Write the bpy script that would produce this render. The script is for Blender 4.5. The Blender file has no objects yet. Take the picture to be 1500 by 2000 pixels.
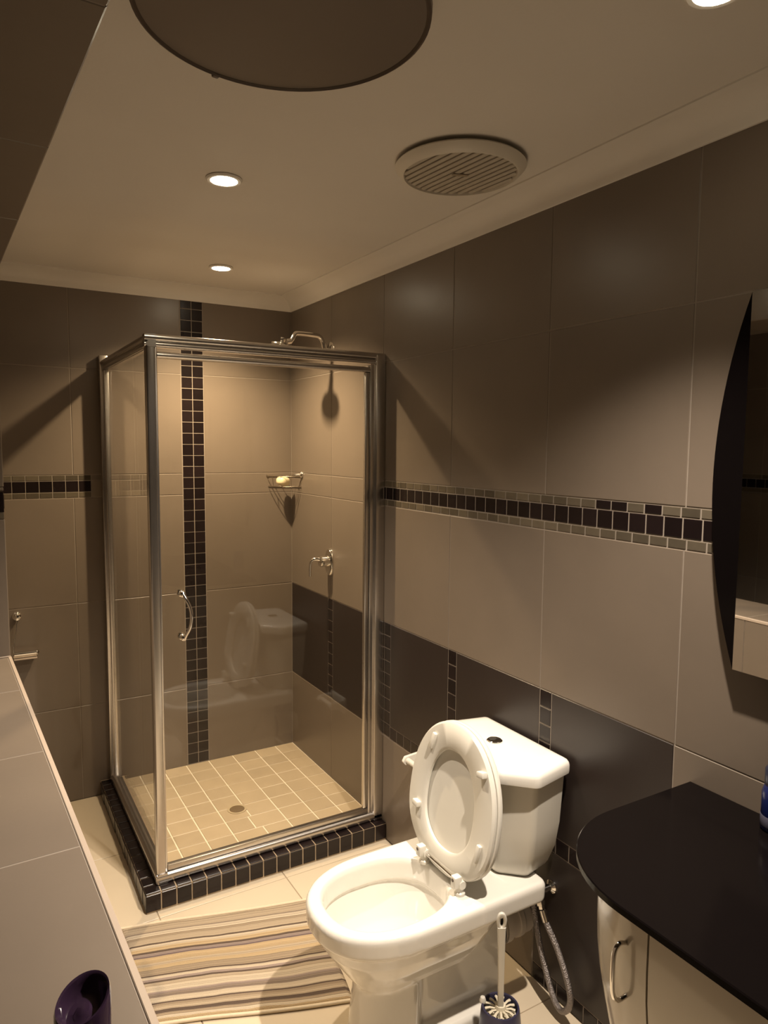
import bpy, bmesh, math, random
from mathutils import Vector, Matrix
random.seed(7)
C = bpy.context.scene.collection
scn = bpy.context.scene
R = math.radians

# ------------------------------------------------------------------ camera
cam_d = bpy.data.cameras.new('camera')
cam = bpy.data.objects.new('camera', cam_d); C.objects.link(cam)
cam_d.sensor_fit = 'HORIZONTAL'; cam_d.sensor_width = 36.0
cam_d.lens = 36.0 * 1384.3 / 1500.0
cam_d.clip_start = 0.02
yaw, pitch, roll = R(30.49), R(-5.25), R(0.45)
fw = Vector((math.sin(yaw)*math.cos(pitch), math.cos(yaw)*math.cos(pitch), math.sin(pitch)))
rt = Vector((math.cos(yaw), -math.sin(yaw), 0)); up = rt.cross(fw)
rt2 = rt*math.cos(roll) + up*math.sin(roll); up2 = -rt*math.sin(roll) + up*math.cos(roll)
m = Matrix((rt2, up2, -fw)).transposed().to_4x4(); m.translation = Vector((-1.386, -3.259, 1.56))
cam.matrix_world = m
scn.camera = cam

# ------------------------------------------------------------------ world, exposure
w = bpy.data.worlds.new('world'); scn.world = w; w.use_nodes = True
w.node_tree.nodes['Background'].inputs[0].default_value = (1.0, 0.8, 0.6, 1)
w.node_tree.nodes['Background'].inputs[1].default_value = 0.0
scn.view_settings.view_transform = 'Standard'
scn.view_settings.look = 'None'
scn.view_settings.gamma = 1.0
scn.view_settings.use_curve_mapping = False
scn.view_settings.exposure = 0.0
CEIL = 2.265
LAMPS = [  # x, y, watts, beam degrees, tilt, colour, label
    (-0.767, -1.358, 100.0, 100, (0, 0), (1.0, 0.845, 0.67), 'recessed round downlight in the ceiling, lit, in front of the shower'),
    (-0.485, -0.440, 150.0, 136, (0, 0), (1.0, 0.75, 0.46), 'recessed round downlight in the ceiling, lit, above the shower'),
    (-0.366, -2.520, 228.0, 96, (-0.19, 0.28), (1.0, 0.855, 0.70), 'recessed round downlight in the ceiling above the black vanity top'),
]
SPOT_BLEND = 1.0

# ------------------------------------------------------------------ materials
def mat(name, col, rough=0.5, metal=0.0, noise=0.0, nscale=20.0, bump=0.0, bscale=60.0, coat=0.0, rand=0.0, spec=0.5):
    M = bpy.data.materials.new(name); M.use_nodes = True
    nt = M.node_tree; b = nt.nodes['Principled BSDF']
    b.inputs['Base Color'].default_value = (*col, 1); b.inputs['Roughness'].default_value = rough
    b.inputs['Metallic'].default_value = metal; b.inputs['Coat Weight'].default_value = coat
    b.inputs['Coat Roughness'].default_value = 0.06
    b.inputs['Specular IOR Level'].default_value = spec
    tc = nt.nodes.new('ShaderNodeTexCoord')
    src = tc.outputs['Object']
    fac = None
    if rand or noise:
        oi = nt.nodes.new('ShaderNodeObjectInfo')
        vm = nt.nodes.new('ShaderNodeVectorMath'); vm.operation = 'ADD'
        sc = nt.nodes.new('ShaderNodeVectorMath'); sc.operation = 'SCALE'
        cx = nt.nodes.new('ShaderNodeCombineXYZ')
        for i in range(3): nt.links.new(oi.outputs['Random'], cx.inputs[i])
        nt.links.new(cx.outputs[0], sc.inputs[0]); sc.inputs['Scale'].default_value = 37.0
        nt.links.new(src, vm.inputs[0]); nt.links.new(sc.outputs[0], vm.inputs[1])
        n = nt.nodes.new('ShaderNodeTexNoise'); n.inputs['Scale'].default_value = nscale
        n.inputs['Detail'].default_value = 5
        nt.links.new(vm.outputs[0], n.inputs['Vector'])
        # value = 1 + noise*(n-.5)*2 + rand*(r-.5)*2
        a1 = nt.nodes.new('ShaderNodeMath'); a1.operation = 'MULTIPLY_ADD'
        nt.links.new(n.outputs['Fac'], a1.inputs[0]); a1.inputs[1].default_value = 2*noise; a1.inputs[2].default_value = 1-noise-rand
        a2 = nt.nodes.new('ShaderNodeMath'); a2.operation = 'MULTIPLY_ADD'
        nt.links.new(oi.outputs['Random'], a2.inputs[0]); a2.inputs[1].default_value = 2*rand
        nt.links.new(a1.outputs[0], a2.inputs[2])
        mx = nt.nodes.new('ShaderNodeVectorMath'); mx.operation = 'SCALE'
        mx.inputs[0].default_value = col
        nt.links.new(a2.outputs[0], mx.inputs['Scale'])
        nt.links.new(mx.outputs[0], b.inputs['Base Color'])
    if bump:
        n2 = nt.nodes.new('ShaderNodeTexNoise'); n2.inputs['Scale'].default_value = bscale; n2.inputs['Detail'].default_value = 4
        nt.links.new(src, n2.inputs['Vector'])
        bp = nt.nodes.new('ShaderNodeBump'); bp.inputs['Strength'].default_value = bump; bp.inputs['Distance'].default_value = 0.01
        nt.links.new(n2.outputs['Fac'], bp.inputs['Height']); nt.links.new(bp.outputs[0], b.inputs['Normal'])
    return M

def emit(name, col, s):
    M = bpy.data.materials.new(name); M.use_nodes = True
    b = M.node_tree.nodes['Principled BSDF']
    b.inputs['Base Color'].default_value = (*col, 1)
    b.inputs['Emission Color'].default_value = (*col, 1); b.inputs['Emission Strength'].default_value = s
    return M

def glass(name, tint=(0.975, 0.975, 0.965)):
    M = bpy.data.materials.new(name); M.use_nodes = True
    nt = M.node_tree; nt.nodes.clear()
    o = nt.nodes.new('ShaderNodeOutputMaterial'); t = nt.nodes.new('ShaderNodeBsdfTransparent')
    g = nt.nodes.new('ShaderNodeBsdfGlossy'); mx = nt.nodes.new('ShaderNodeMixShader')
    lw = nt.nodes.new('ShaderNodeLayerWeight'); lw.inputs['Blend'].default_value = 0.5
    pw = nt.nodes.new('ShaderNodeMath'); pw.operation = 'POWER'; pw.inputs[1].default_value = 5.0
    f = nt.nodes.new('ShaderNodeMath'); f.operation = 'MULTIPLY_ADD'; f.inputs[1].default_value = 0.96; f.inputs[2].default_value = 0.026
    nt.links.new(lw.outputs['Facing'], pw.inputs[0]); nt.links.new(pw.outputs[0], f.inputs[0])
    t.inputs[0].default_value = (*tint, 1); g.inputs['Roughness'].default_value = 0.02; g.inputs[0].default_value = (0.9, 0.9, 0.9, 1)
    nt.links.new(f.outputs[0], mx.inputs[0]); nt.links.new(t.outputs[0], mx.inputs[1]); nt.links.new(g.outputs[0], mx.inputs[2])
    nt.links.new(mx.outputs[0], o.inputs[0])
    return M

TILE = mat('beige_wall_tile', (0.170, 0.137, 0.107), 0.33, noise=0.10, nscale=5.0, rand=0.03, bump=0.03, bscale=25)
DARK = mat('dark_brown_tile', (0.024, 0.017, 0.015), 0.36, noise=0.12, nscale=6.0, rand=0.05, bump=0.03, bscale=25)
MOSB = mat('black_mosaic', (0.012, 0.0075, 0.0075), 0.25, noise=0.2, nscale=30, rand=0.25, spec=0.35)
MOSG = mat('olive_glass_mosaic', (0.10, 0.083, 0.060), 0.15, noise=0.15, nscale=40, rand=0.3, coat=0.5)
MOSE = mat('beige_mosaic', (0.205, 0.165, 0.125), 0.35, noise=0.06, nscale=20, rand=0.08)
FLOORT = mat('cream_floor_tile', (0.62, 0.53, 0.40), 0.38, noise=0.08, nscale=4.0, rand=0.03)
TRAYT = mat('cream_tray_tile', (0.43, 0.345, 0.235), 0.5, noise=0.10, nscale=14, rand=0.06)
GROUT = mat('grey_grout', (0.27, 0.23, 0.19), 0.85, noise=0.15, nscale=30)
GROUTL = mat('light_grout', (0.74, 0.67, 0.54), 0.85, noise=0.12, nscale=30)
GROUTF = mat('floor_grout', (0.36, 0.29, 0.21), 0.85, noise=0.12, nscale=30)
PAINT = mat('white_ceiling_paint', (0.74, 0.70, 0.64), 0.75, noise=0.03, nscale=6, bump=0.04, bscale=120)
CORN = mat('white_cornice_paint', (0.76, 0.72, 0.66), 0.7, noise=0.03, nscale=8)
CHROME = mat('chrome', (0.80, 0.78, 0.75), 0.10, 1.0)
ALU = mat('polished_aluminium', (0.66, 0.63, 0.60), 0.27, 1.0, noise=0.04, nscale=40)
GLASS = glass('clear_glass')
CERAM = mat('white_ceramic', (0.76, 0.74, 0.69), 0.12, coat=0.6, noise=0.01, nscale=8)
PLAST = mat('white_plastic', (0.66, 0.64, 0.58), 0.28, noise=0.01, nscale=8)
CREAM = mat('cream_cistern_plastic', (0.66, 0.635, 0.57), 0.25, noise=0.015, nscale=8)
BLACKG = mat('black_glass', (0.004, 0.003, 0.003), 0.14, spec=0.09, noise=0.05)
CABIN = mat('cream_gloss_lacquer', (0.47, 0.42, 0.34), 0.18, noise=0.02, nscale=5, coat=0.4)
GAP = mat('dark_recess', (0.02, 0.016, 0.012), 0.8, noise=0.1)
MIRR = mat('mirror_silver', (0.84, 0.84, 0.82), 0.015, 1.0)
SMOKE = mat('brown_frosted_lamp_glass', (0.155, 0.125, 0.10), 0.45, noise=0.05, nscale=9)
SMOKER = mat('dark_lamp_rim', (0.09, 0.066, 0.05), 0.5, noise=0.05)
VENT = mat('ivory_vent_plastic', (0.70, 0.65, 0.56), 0.4, noise=0.02)
SLAT = mat('ivory_slat_plastic', (0.52, 0.47, 0.39), 0.45, noise=0.03)
VENTD = mat('dark_vent_inside', (0.30, 0.24, 0.17), 0.8, noise=0.1)
PURPLE = mat('dark_purple_plastic', (0.036, 0.019, 0.042), 0.16, coat=0.5, noise=0.08, nscale=20)
BLUE = mat('blue_plastic', (0.007, 0.014, 0.085), 0.2, coat=0.3, noise=0.05)
NAVY = mat('navy_blue_plastic', (0.036, 0.034, 0.075), 0.32, noise=0.05)
BLUECAP = mat('greyed_blue_cap', (0.022, 0.026, 0.05), 0.2, noise=0.05)
LABELW = mat('pale_grey_label', (0.09, 0.09, 0.13), 0.35, noise=0.04)
BRIST = mat('ivory_bristles', (0.72, 0.66, 0.52), 0.7, noise=0.08, nscale=60)
SOAP = mat('cream_soap', (0.85, 0.72, 0.46), 0.35, noise=0.05, nscale=30)
TRIM = mat('beige_edge_trim', (0.44, 0.36, 0.29), 0.4, noise=0.03)
BRAID = mat('braided_steel', (0.30, 0.27, 0.26), 0.38, 0.9, noise=0.35, nscale=260, bump=0.6, bscale=300)
PVC = mat('grey_white_pipe', (0.55, 0.50, 0.44), 0.5, noise=0.08)
RUBBER = mat('dark_rubber', (0.025, 0.02, 0.018), 0.7, noise=0.1)
LAMPE = emit('lit_lamp_glass', (1.0, 0.86, 0.62), 70.0)

# ------------------------------------------------------------------ mesh helpers
def link(name, me, m=None, parent=None, mw=None, smooth=False, kind=None):
    o = bpy.data.objects.new(name, me); C.objects.link(o)
    if m is not None and not me.materials: me.materials.append(m)
    if parent is not None: o.parent = parent
    if mw is not None: o.matrix_local = mw
    if smooth: smooth_by_angle(me)
    if kind: o['kind'] = kind
    return o

def smooth_by_angle(me, ang=38):
    bm = bmesh.new(); bm.from_mesh(me)
    for f in bm.faces: f.smooth = True
    for e in bm.edges:
        e.smooth = not (len(e.link_faces) == 2 and e.calc_face_angle(0) > R(ang))
    bm.to_mesh(me); bm.free()

def tome(bm, name='mesh', fix=True):
    if fix: bmesh.ops.recalc_face_normals(bm, faces=bm.faces)
    me = bpy.data.meshes.new(name); bm.to_mesh(me); bm.free(); return me

def box(bm, x0, x1, y0, y1, z0, z1, bev=0.0, seg=2):
    g = bmesh.ops.create_cube(bm, size=1.0)
    for v in g['verts']:
        v.co = Vector(((x0+x1)/2 + v.co.x*abs(x1-x0), (y0+y1)/2 + v.co.y*abs(y1-y0), (z0+z1)/2 + v.co.z*abs(z1-z0)))
    if bev:
        es = list({e for v in g['verts'] for e in v.link_edges})
        bmesh.ops.bevel(bm, geom=es, offset=bev, segments=seg, affect='EDGES', profile=0.5)
    return g

def loft(bm, rings, cap0=True, cap1=True):
    """rings: lists of 3D points, all of one length, closed loops."""
    vs = [[bm.verts.new(p) for p in r] for r in rings]
    n = len(vs[0])
    for a, b in zip(vs, vs[1:]):
        for i in range(n):
            j = (i+1) % n
            bm.faces.new((a[i], a[j], b[j], b[i]))
    if cap0: bm.faces.new(vs[0][::-1])
    if cap1: bm.faces.new(vs[-1])
    return vs

def lathe(bm, prof, n=32, mx=None):
    """prof: (r, z); axis z"""
    mx = mx or Matrix()
    rings = []
    for r, z in prof:
        rings.append([mx @ Vector((max(r, 1e-5)*math.cos(2*math.pi*i/n), max(r, 1e-5)*math.sin(2*math.pi*i/n), z)) for i in range(n)])
    loft(bm, rings, prof[0][0] > 1e-4, prof[-1][0] > 1e-4)

def axis_mx(p, d):
    d = Vector(d).normalized()
    q = Vector((0, 0, 1)).rotation_difference(d)
    return Matrix.Translation(Vector(p)) @ q.to_matrix().to_4x4()

def catmull(pts, sub=8, closed=False):
    P = [Vector(p) for p in pts]; out = []
    n = len(P)
    rng = range(n) if closed else range(n-1)
    for i in rng:
        p0 = P[(i-1) % n] if closed or i > 0 else P[0]*2-P[1]
        p1 = P[i]; p2 = P[(i+1) % n]
        p3 = P[(i+2) % n] if closed or i+2 < n else P[-1]*2-P[-2]
        for k in range(sub):
            t = k/sub
            out.append(0.5*((2*p1)+(-p0+p2)*t+(2*p0-5*p1+4*p2-p3)*t*t+(-p0+3*p1-3*p2+p3)*t**3))
    if not closed: out.append(P[-1])
    return out

def tube(bm, pts, r, n=12, closed=False):
    P = [Vector(p) for p in pts]; N = len(P)
    rad = r if isinstance(r, (list, tuple)) else [r]*N
    if len(rad) != N: rad = [rad[0] + (rad[-1]-rad[0])*i/(N-1) for i in range(N)]
    tang = []
    for i in range(N):
        a = P[(i-1) % N] if closed or i else P[0]; b = P[(i+1) % N] if closed or i < N-1 else P[-1]
        tang.append((b-a).normalized())
    u = tang[0].orthogonal().normalized()
    rings = []
    for i in range(N):
        t = tang[i]; u = (u - t*u.dot(t))
        u = u.normalized() if u.length > 1e-6 else t.orthogonal().normalized()
        v = t.cross(u)
        rings.append([P[i] + (u*math.cos(2*math.pi*k/n)+v*math.sin(2*math.pi*k/n))*rad[i] for k in range(n)])
    if closed:
        # align last to first by closing with best offset
        vs = [[bm.verts.new(p) for p in q] for q in rings]
        last, first = vs[-1], vs[0]
        off = min(range(n), key=lambda o: (last[0].co-first[o].co).length)
        for a, b in zip(vs, vs[1:]):
            for i in range(n): bm.faces.new((a[i], a[(i+1) % n], b[(i+1) % n], b[i]))
        for i in range(n): bm.faces.new((last[i], last[(i+1) % n], first[(i+1+off) % n], first[(i+off) % n]))
    else:
        loft(bm, rings)

def rounded(poly, rads, seg=6):
    """2D polygon with rounded corners; rads a number or a list."""
    n = len(poly); out = []
    if not isinstance(rads, (list, tuple)): rads = [rads]*n
    for i in range(n):
        p = Vector(poly[i]); a = Vector(poly[i-1]); b = Vector(poly[(i+1) % n]); r = rads[i]
        da = (a-p).normalized(); db = (b-p).normalized()
        ang = da.angle(db); d = r/math.tan(ang/2) if r > 0 else 0
        s, e = p+da*d, p+db*d
        c = p + (da+db).normalized()*(r/math.sin(ang/2)) if r > 0 else p
        a0 = math.atan2(s.y-c.y, s.x-c.x); a1 = math.atan2(e.y-c.y, e.x-c.x)
        dd = a1-a0
        while dd > math.pi: dd -= 2*math.pi
        while dd < -math.pi: dd += 2*math.pi
        for k in range(seg+1):
            if r > 0: out.append((c.x+r*math.cos(a0+dd*k/seg), c.y+r*math.sin(a0+dd*k/seg)))
            else: out.append((p.x, p.y))
    return out

def thing(name, label, cat, loc=(0, 0, 0), group=None):
    o = bpy.data.objects.new(name, None); C.objects.link(o); o.location = loc
    o['label'] = label; o['category'] = cat
    if group: o['group'] = group
    return o

def part(name, bm, m, parent, smooth=True, label=None, keep=False, kind=None):
    """mesh built in world coordinates, made local to its parent."""
    me = tome(bm, name)
    if smooth: smooth_by_angle(me)
    o = link(name, me, m)
    if parent is not None:
        off = world_of(parent)
        me.transform(off.inverted())
        o.parent = parent
    if label: o['label'] = label
    if kind: o['kind'] = kind
    return o

def world_of(o):
    M = o.matrix_basis.copy()
    return (world_of(o.parent) @ M) if o.parent else M

def tag(o, label, cat, group=None):
    o['label'] = label; o['category'] = cat
    if group: o['group'] = group

def struct(name, bm, m, smooth=False):
    o = part(name, bm, m, None, smooth); o['kind'] = 'structure'; return o

# ------------------------------------------------------------------ tiles
_slabs = {}
def slab(w_, h_, t, m, ch=0.0012):
    k = (round(w_, 4), round(h_, 4), t, m.name)
    if k in _slabs: return _slabs[k]
    x, y = w_/2, h_/2
    v = [(-x, -y, 0), (x, -y, 0), (x, y, 0), (-x, y, 0),
         (-x, -y, t-ch), (x, -y, t-ch), (x, y, t-ch), (-x, y, t-ch),
         (-x+ch, -y+ch, t), (x-ch, -y+ch, t), (x-ch, y-ch, t), (-x+ch, y-ch, t)]
    f = [(8, 9, 10, 11)]
    for i in range(4):
        j = (i+1) % 4
        f += [(i, j, 4+j, 4+i), (4+i, 4+j, 8+j, 8+i)]
    me = bpy.data.meshes.new('tile'); me.from_pydata(v, [], f); me.materials.append(m)
    _slabs[k] = me
    return me

def put(parent, frame, u0, u1, v0, v1, m, name='tile', t=0.004, g=0.0015, base=-0.004, jit=0.0, fit=None):
    """one tile: frame = (origin, u, v, n); g = half the joint."""
    o_, u, v, n = frame
    if u1 < u0: u0, u1 = u1, u0
    w_, h_ = abs(u1-u0)-2*g, abs(v1-v0)-2*g
    if w_ < 0.004 or h_ < 0.004: return None
    me = slab(w_, h_, t, m)
    c = o_ + u*((u0+u1)/2) + v*((v0+v1)/2) + n*(base + (random.uniform(-jit, jit) if jit else 0))
    M = Matrix((u, v, n)).transposed().to_4x4(); M.translation = c
    return link(name, me, None, parent, M)

def frame(o_, n, v=(0, 0, 1)):
    n = Vector(n); v = Vector(v); return (Vector(o_), v.cross(n), v, n)

# ------------------------------------------------------------------ structure: room shell
Z0, ZD0, ZD1, ZB0, ZB1, ZR = 0.0, 0.422, 0.879, 1.334, 1.431, 1.879
YF, XL = -4.2, -2.28
bm = bmesh.new(); box(bm, XL-0.1, 0.1, YF-0.1, 0.1, -0.12, -0.003); floor = struct('floor', bm, GROUTF)
bm = bmesh.new(); box(bm, XL-0.1, 0.1, YF-0.1, 0.1, CEIL, CEIL+0.1); ceiling = struct('ceiling', bm, PAINT)
bm = bmesh.new(); box(bm, XL-0.1, 0.104, 0.0015, 0.1, 0, CEIL); wall_back = struct('wall_back', bm, GROUT)
bm = bmesh.new(); box(bm, 0.0015, 0.1, YF, 0.002, 0, CEIL); wall_right = struct('wall_right', bm, GROUT)
bm = bmesh.new(); box(bm, XL-0.1, XL-0.003, YF, 0.002, 0, CEIL); wall_left = struct('wall_left', bm, GROUT)
bm = bmesh.new(); box(bm, XL-0.1, 0.1, YF-0.1, YF-0.003, 0, CEIL); wall_front = struct('wall_front', bm, GROUT)

# cornices (cove mouldings)
def cove(z0, run, drop):
    pts = [(0, 0), (0, -drop)]
    pts.append((-0.006, -drop))
    for k in range(9):
        a = math.pi/2*k/8
        pts.append((-run+0.006 + (run-0.014)*math.cos(a), -0.006-(drop-0.012)*(1-math.sin(a))))
    pts.append((-run, -0.004)); pts.append((-run, 0))
    return pts
pr = cove(CEIL, 0.085, CEIL-2.206)
bm = bmesh.new()   # right wall cornice: along Y
loft(bm, [[(x, y, CEIL+z) for x, z in pr] for y in (0.0, YF)])
struct('trim_2', bm, CORN, True)
bm = bmesh.new()
loft(bm, [[(xx, x, CEIL+z) for x, z in pr] for xx in (0.0, -1.62)])
struct('trim_1', bm, CORN, True)

# floor tiles
ff = frame((0, 0, 0), (0, 0, 1), (0, 1, 0))
xs = [0, -0.444, -0.894, -1.344, -1.794, XL]
ys = [0, -0.527, -0.98, -1.43, -1.88, -2.33, -2.78, -3.23, -3.68, YF]
for a, b in zip(xs, xs[1:]):
    for c, d in zip(ys, ys[1:]):
        if a == 0 or b > -1.3 or a > -1.3:
            put(floor, ff, a, b, d, c, FLOORT, t=0.004)
        else:
            put(floor, ff, a, b, d, c, FLOORT, t=0.004)

# back wall tiles
fb = frame((0, 0, 0), (0, -1, 0))
colsR = [(-0.434, 0.0)]; colsL = [(-0.998, -0.536), (-1.452, -0.998), (-1.905, -1.452), (XL, -1.905)]
rows = [(0.0, ZD0), (ZD0, ZD1), (ZD1, ZB0), (ZB1, ZR), (ZR, CEIL)]
for a, b in colsR+colsL:
    for c, d in rows: put(wall_back, fb, a, b, c, d, TILE)
put(wall_back, fb, -0.434, 0.0, ZB0, ZB1, TILE)
put(wall_back, fb, -0.725, -0.536, ZB0, ZB1, TILE)
for k in range(4):
    put(wall_back, fb, -0.725-0.0505*(k+1), -0.725-0.0505*k, ZB0, ZB1-0.024, MOSE, 'mosaic_tile')
put(wall_back, fb, -0.927, -0.725, ZB1-0.024, ZB1, TILE)
x = -0.927
while x > -1.60:
    put(wall_back, fb, x-0.0505, x, ZB0+0.0245, ZB1-0.0245, MOSB, 'mosaic_tile')
    put(wall_back, fb, x-0.0505, x, ZB0, ZB0+0.0245, MOSG, 'mosaic_tile')
    put(wall_back, fb, x-0.0505, x, ZB1-0.0245, ZB1, MOSG, 'mosaic_tile')
    x -= 0.0505
put(wall_back, fb, XL, x, ZB0, ZB1, TILE)
put(wall_back, fb, -0.536, -0.434, 0, 0.05, TILE)
z = 0.05
while z < 2.20:
    for k in range(2):
        put(wall_back, fb, -0.535+0.0505*k, -0.4845+0.0505*k, z, z+0.0505, MOSB, 'mosaic_tile', jit=0.0004)
    z += 0.0505

# right wall tiles; u = -y
fr = frame((0, 0, 0), (-1, 0, 0))
Wt = 0.4475
joints = [Wt*k for k in range(10)]; joints[-1] = -YF; joints = [j for j in joints if j <= -YF]
if joints[-1] < -YF-0.01: joints.append(-YF)
for a, b in zip(joints, joints[1:]):
    for c, d in ((ZD1, ZB0), (ZB1, ZR), (ZR, CEIL)): put(wall_right, fr, a, b, c, d, TILE)
for a, b in ((0, Wt), (Wt, 0.87)): put(wall_right, fr, a, b, ZB0, ZB1, TILE)
# mosaic border band
u = 0.868; k = 0
while u < -YF-0.06:
    put(wall_right, fr, u, u+0.0505, ZB0+0.0245, ZB1-0.0245, MOSB, 'mosaic_tile', g=0.0018)
    if u < 3.0:
        put(wall_right, fr, u+0.012, u+0.0625, ZB0, ZB0+0.0245, MOSG, 'mosaic_tile', g=0.0018)
        put(wall_right, fr, u-0.006, u+0.0445, ZB1-0.0245, ZB1, MOSG if k not in (22, 23, 25) else MOSB, 'mosaic_tile', g=0.0018)
    else:
        put(wall_right, fr, u+0.012, u+0.0625, ZB0, ZB0+0.0245, MOSG, 'mosaic_tile', g=0.0018)
        put(wall_right, fr, u-0.006, u+0.0445, ZB1-0.0245, ZB1, MOSG, 'mosaic_tile', g=0.0018)
    u += 0.0505; k += 1
# dark dado row
def mcol(u0, n=1, z0=ZD0, z1=ZD1):
    for c in range(n):
        z = z1
        while z > z0+0.01:
            put(wall_right, fr, u0+0.0465*c, u0+0.0465*(c+1), max(z-0.0505, z0), z, MOSB, 'mosaic_tile')
            z -= 0.0505
ZS = ZD0+0.048
mcol(0.412, 1)
put(wall_right, fr, 0.0, 0.412, ZD0, ZD1, DARK); put(wall_right, fr, 0.4585, 0.868, ZD0, ZD1, DARK)
mcol(0.868, 2)
put(wall_right, fr, 0.961, 1.342, ZS, ZD1, DARK)
mcol(1.342, 1, ZS); put(wall_right, fr, 1.3885, 1.790, ZS, ZD1, DARK)
mcol(1.790, 1, ZS); put(wall_right, fr, 1.8365, 2.236, ZS, ZD1, DARK)
u = 0.961
while u < 2.2:
    put(wall_right, fr, u, u+0.0505, ZD0, ZS, MOSB, 'mosaic_tile'); u += 0.0505
put(wall_right, fr, 2.236, 2.685, ZD0, ZD1, TILE)
for a, b in ((2.685, 3.1325), (3.1325, 3.58), (3.58, 4.2)): put(wall_right, fr, a, b, ZD0, ZD1, TILE)
for a, b in ((0, Wt), (Wt, 0.895), (0.895, 1.342)): put(wall_right, fr, a, b, 0, ZD0, TILE)
put(wall_right, fr, 1.342, 1.79, 0, ZD0, TILE)
for a, b in ((1.79, 2.2375), (2.2375, 2.685)): put(wall_right, fr, a, b, 0.05, ZD0, DARK)
u = 1.79
while u < 2.66:
    put(wall_right, fr, u, u+0.0505, 0, 0.05, MOSB, 'mosaic_tile'); u += 0.0505
for a, b in ((2.685, 3.1325), (3.1325, 3.58), (3.58, 4.2)): put(wall_right, fr, a, b, 0, ZD0, TILE)

# left wall tiles (seen in the mirror); u = +y
fl = frame((XL, 0, 0), (1, 0, 0))
js = [YF+0.45*k for k in range(10)]; js[-1] = 0
for a, b in zip(js, js[1:]):
    for c, d in rows: put(wall_left, fl, a, b, c, d, TILE)
y = YF
while y < -0.06:
    put(wall_left, fl, y, y+0.0505, ZB0+0.0245, ZB1-0.0245, MOSB, 'mosaic_tile'); y += 0.0505
for a, b in zip(js, js[1:]):
    put(wall_left, fl, a, b, ZB0, ZB0+0.0245, MOSG); put(wall_left, fl, a, b, ZB1-0.0245, ZB1, MOSG)
fw_ = frame((0, YF, 0), (0, 1, 0))
js = [0, 0.45, 0.9, 1.35, 1.8, -XL]
for a, b in zip(js, js[1:]):
    for c, d in [(0, .45), (.45, .9), (.9, 1.35), (1.35, 1.8), (1.8, CEIL)]: put(wall_front, fw_, a, b, c, d, TILE)

# ------------------------------------------------------------------ partition: low wall, pier and lintel round the opening
part_root = bpy.data.objects.new('wall_partition', None); C.objects.link(part_root)
part_root.location = (-1.292, -0.85, 0); part_root.rotation_euler = (0, 0, R(2.33)); part_root['kind'] = 'structure'
SILL, LINT, TH, LEN = 0.91, 2.045, 0.30, 3.30
def lpart(name, bm, m): 
    me = tome(bm, name); o = link(name, me, m, part_root); return o
bm = bmesh.new(); box(bm, -TH+0.003, -0.003, -LEN, 0, 0, SILL-0.0010); lpart('sill_wall', bm, GROUT)
bm = bmesh.new(); box(bm, -TH+0.003, -0.003, 0.003, 0.838, 0, CEIL); lpart('pier', bm, GROUT)
bm = bmesh.new(); box(bm, -TH+0.003, -0.003, -LEN, 0.003, LINT+0.001, CEIL); lpart('lintel', bm, GROUT)
ft = frame((0, 0, SILL), (0, 0, 1), (0, 1, 0))
tj = [-0.002, -0.345, -0.79, -1.215, -1.66, -2.11, -2.56, -3.01, -LEN]
for a, b in zip(tj, tj[1:]):
    put(part_root, ft, -TH, -0.0075, b, a, TILE)
fs = frame((0, 0, 0), (1, 0, 0))   # room side, u = +y
for a, b in zip(tj, tj[1:]):
    put(part_root, fs, b, a, 0, 0.45, TILE); put(part_root, fs, b, a, 0.45, SILL-0.008, TILE)
for c, d in [(0, .45), (.45, .9), (.9, ZB0), (ZB0+0.03, ZB1-0.02), (ZB1, ZR), (ZR, CEIL)]:
    for a, b in ((0.002, 0.42), (0.42, 0.838)): put(part_root, fs, a, b, c, d, TILE if c != ZB0+0.03 else MOSB)
fj = frame((0, 0, 0), (0, -1, 0))  # jamb, u = +x
for c, d in [(SILL, ZB0), (ZB1, ZR), (ZR, LINT)]: put(part_root, fj, -TH, 0, c, d, TILE)
for k in range(6):
    put(part_root, fj, -0.0505*(k+1), -0.0505*k, ZB0+0.02, ZB1-0.012, MOSB, 'mosaic_tile')
    put(part_root, fj, -0.0505*(k+1), -0.0505*k, ZB0, ZB0+0.02, MOSG, 'mosaic_tile')
put(part_root, fj, -TH, 0, ZB1-0.012, ZB1, TILE)
fu = frame((0, 0, LINT), (0, 0, -1), (0, 1, 0))  # u = -x
uj = [-0.002, -0.18, -0.63, -1.08, -1.53, -1.98, -2.43, -2.88, -LEN]
for a, b in zip(uj, uj[1:]): put(part_root, fu, 0, TH, b, a, TILE)
for a, b in zip(uj, uj[1:]): put(part_root, fs, b, a, LINT, CEIL, TILE)
bm = bmesh.new(); box(bm, -0.0075, 0.0020, -LEN, 0.0, SILL-0.010, SILL+0.0012, 0.0012, 1); lpart('edge_trim', bm, TRIM)
bm = bmesh.new(); box(bm, -TH, 0, -0.0045, -0.0005, SILL, SILL+0.004, 0.001, 1); lpart('edge_trim', bm, TRIM)

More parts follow.
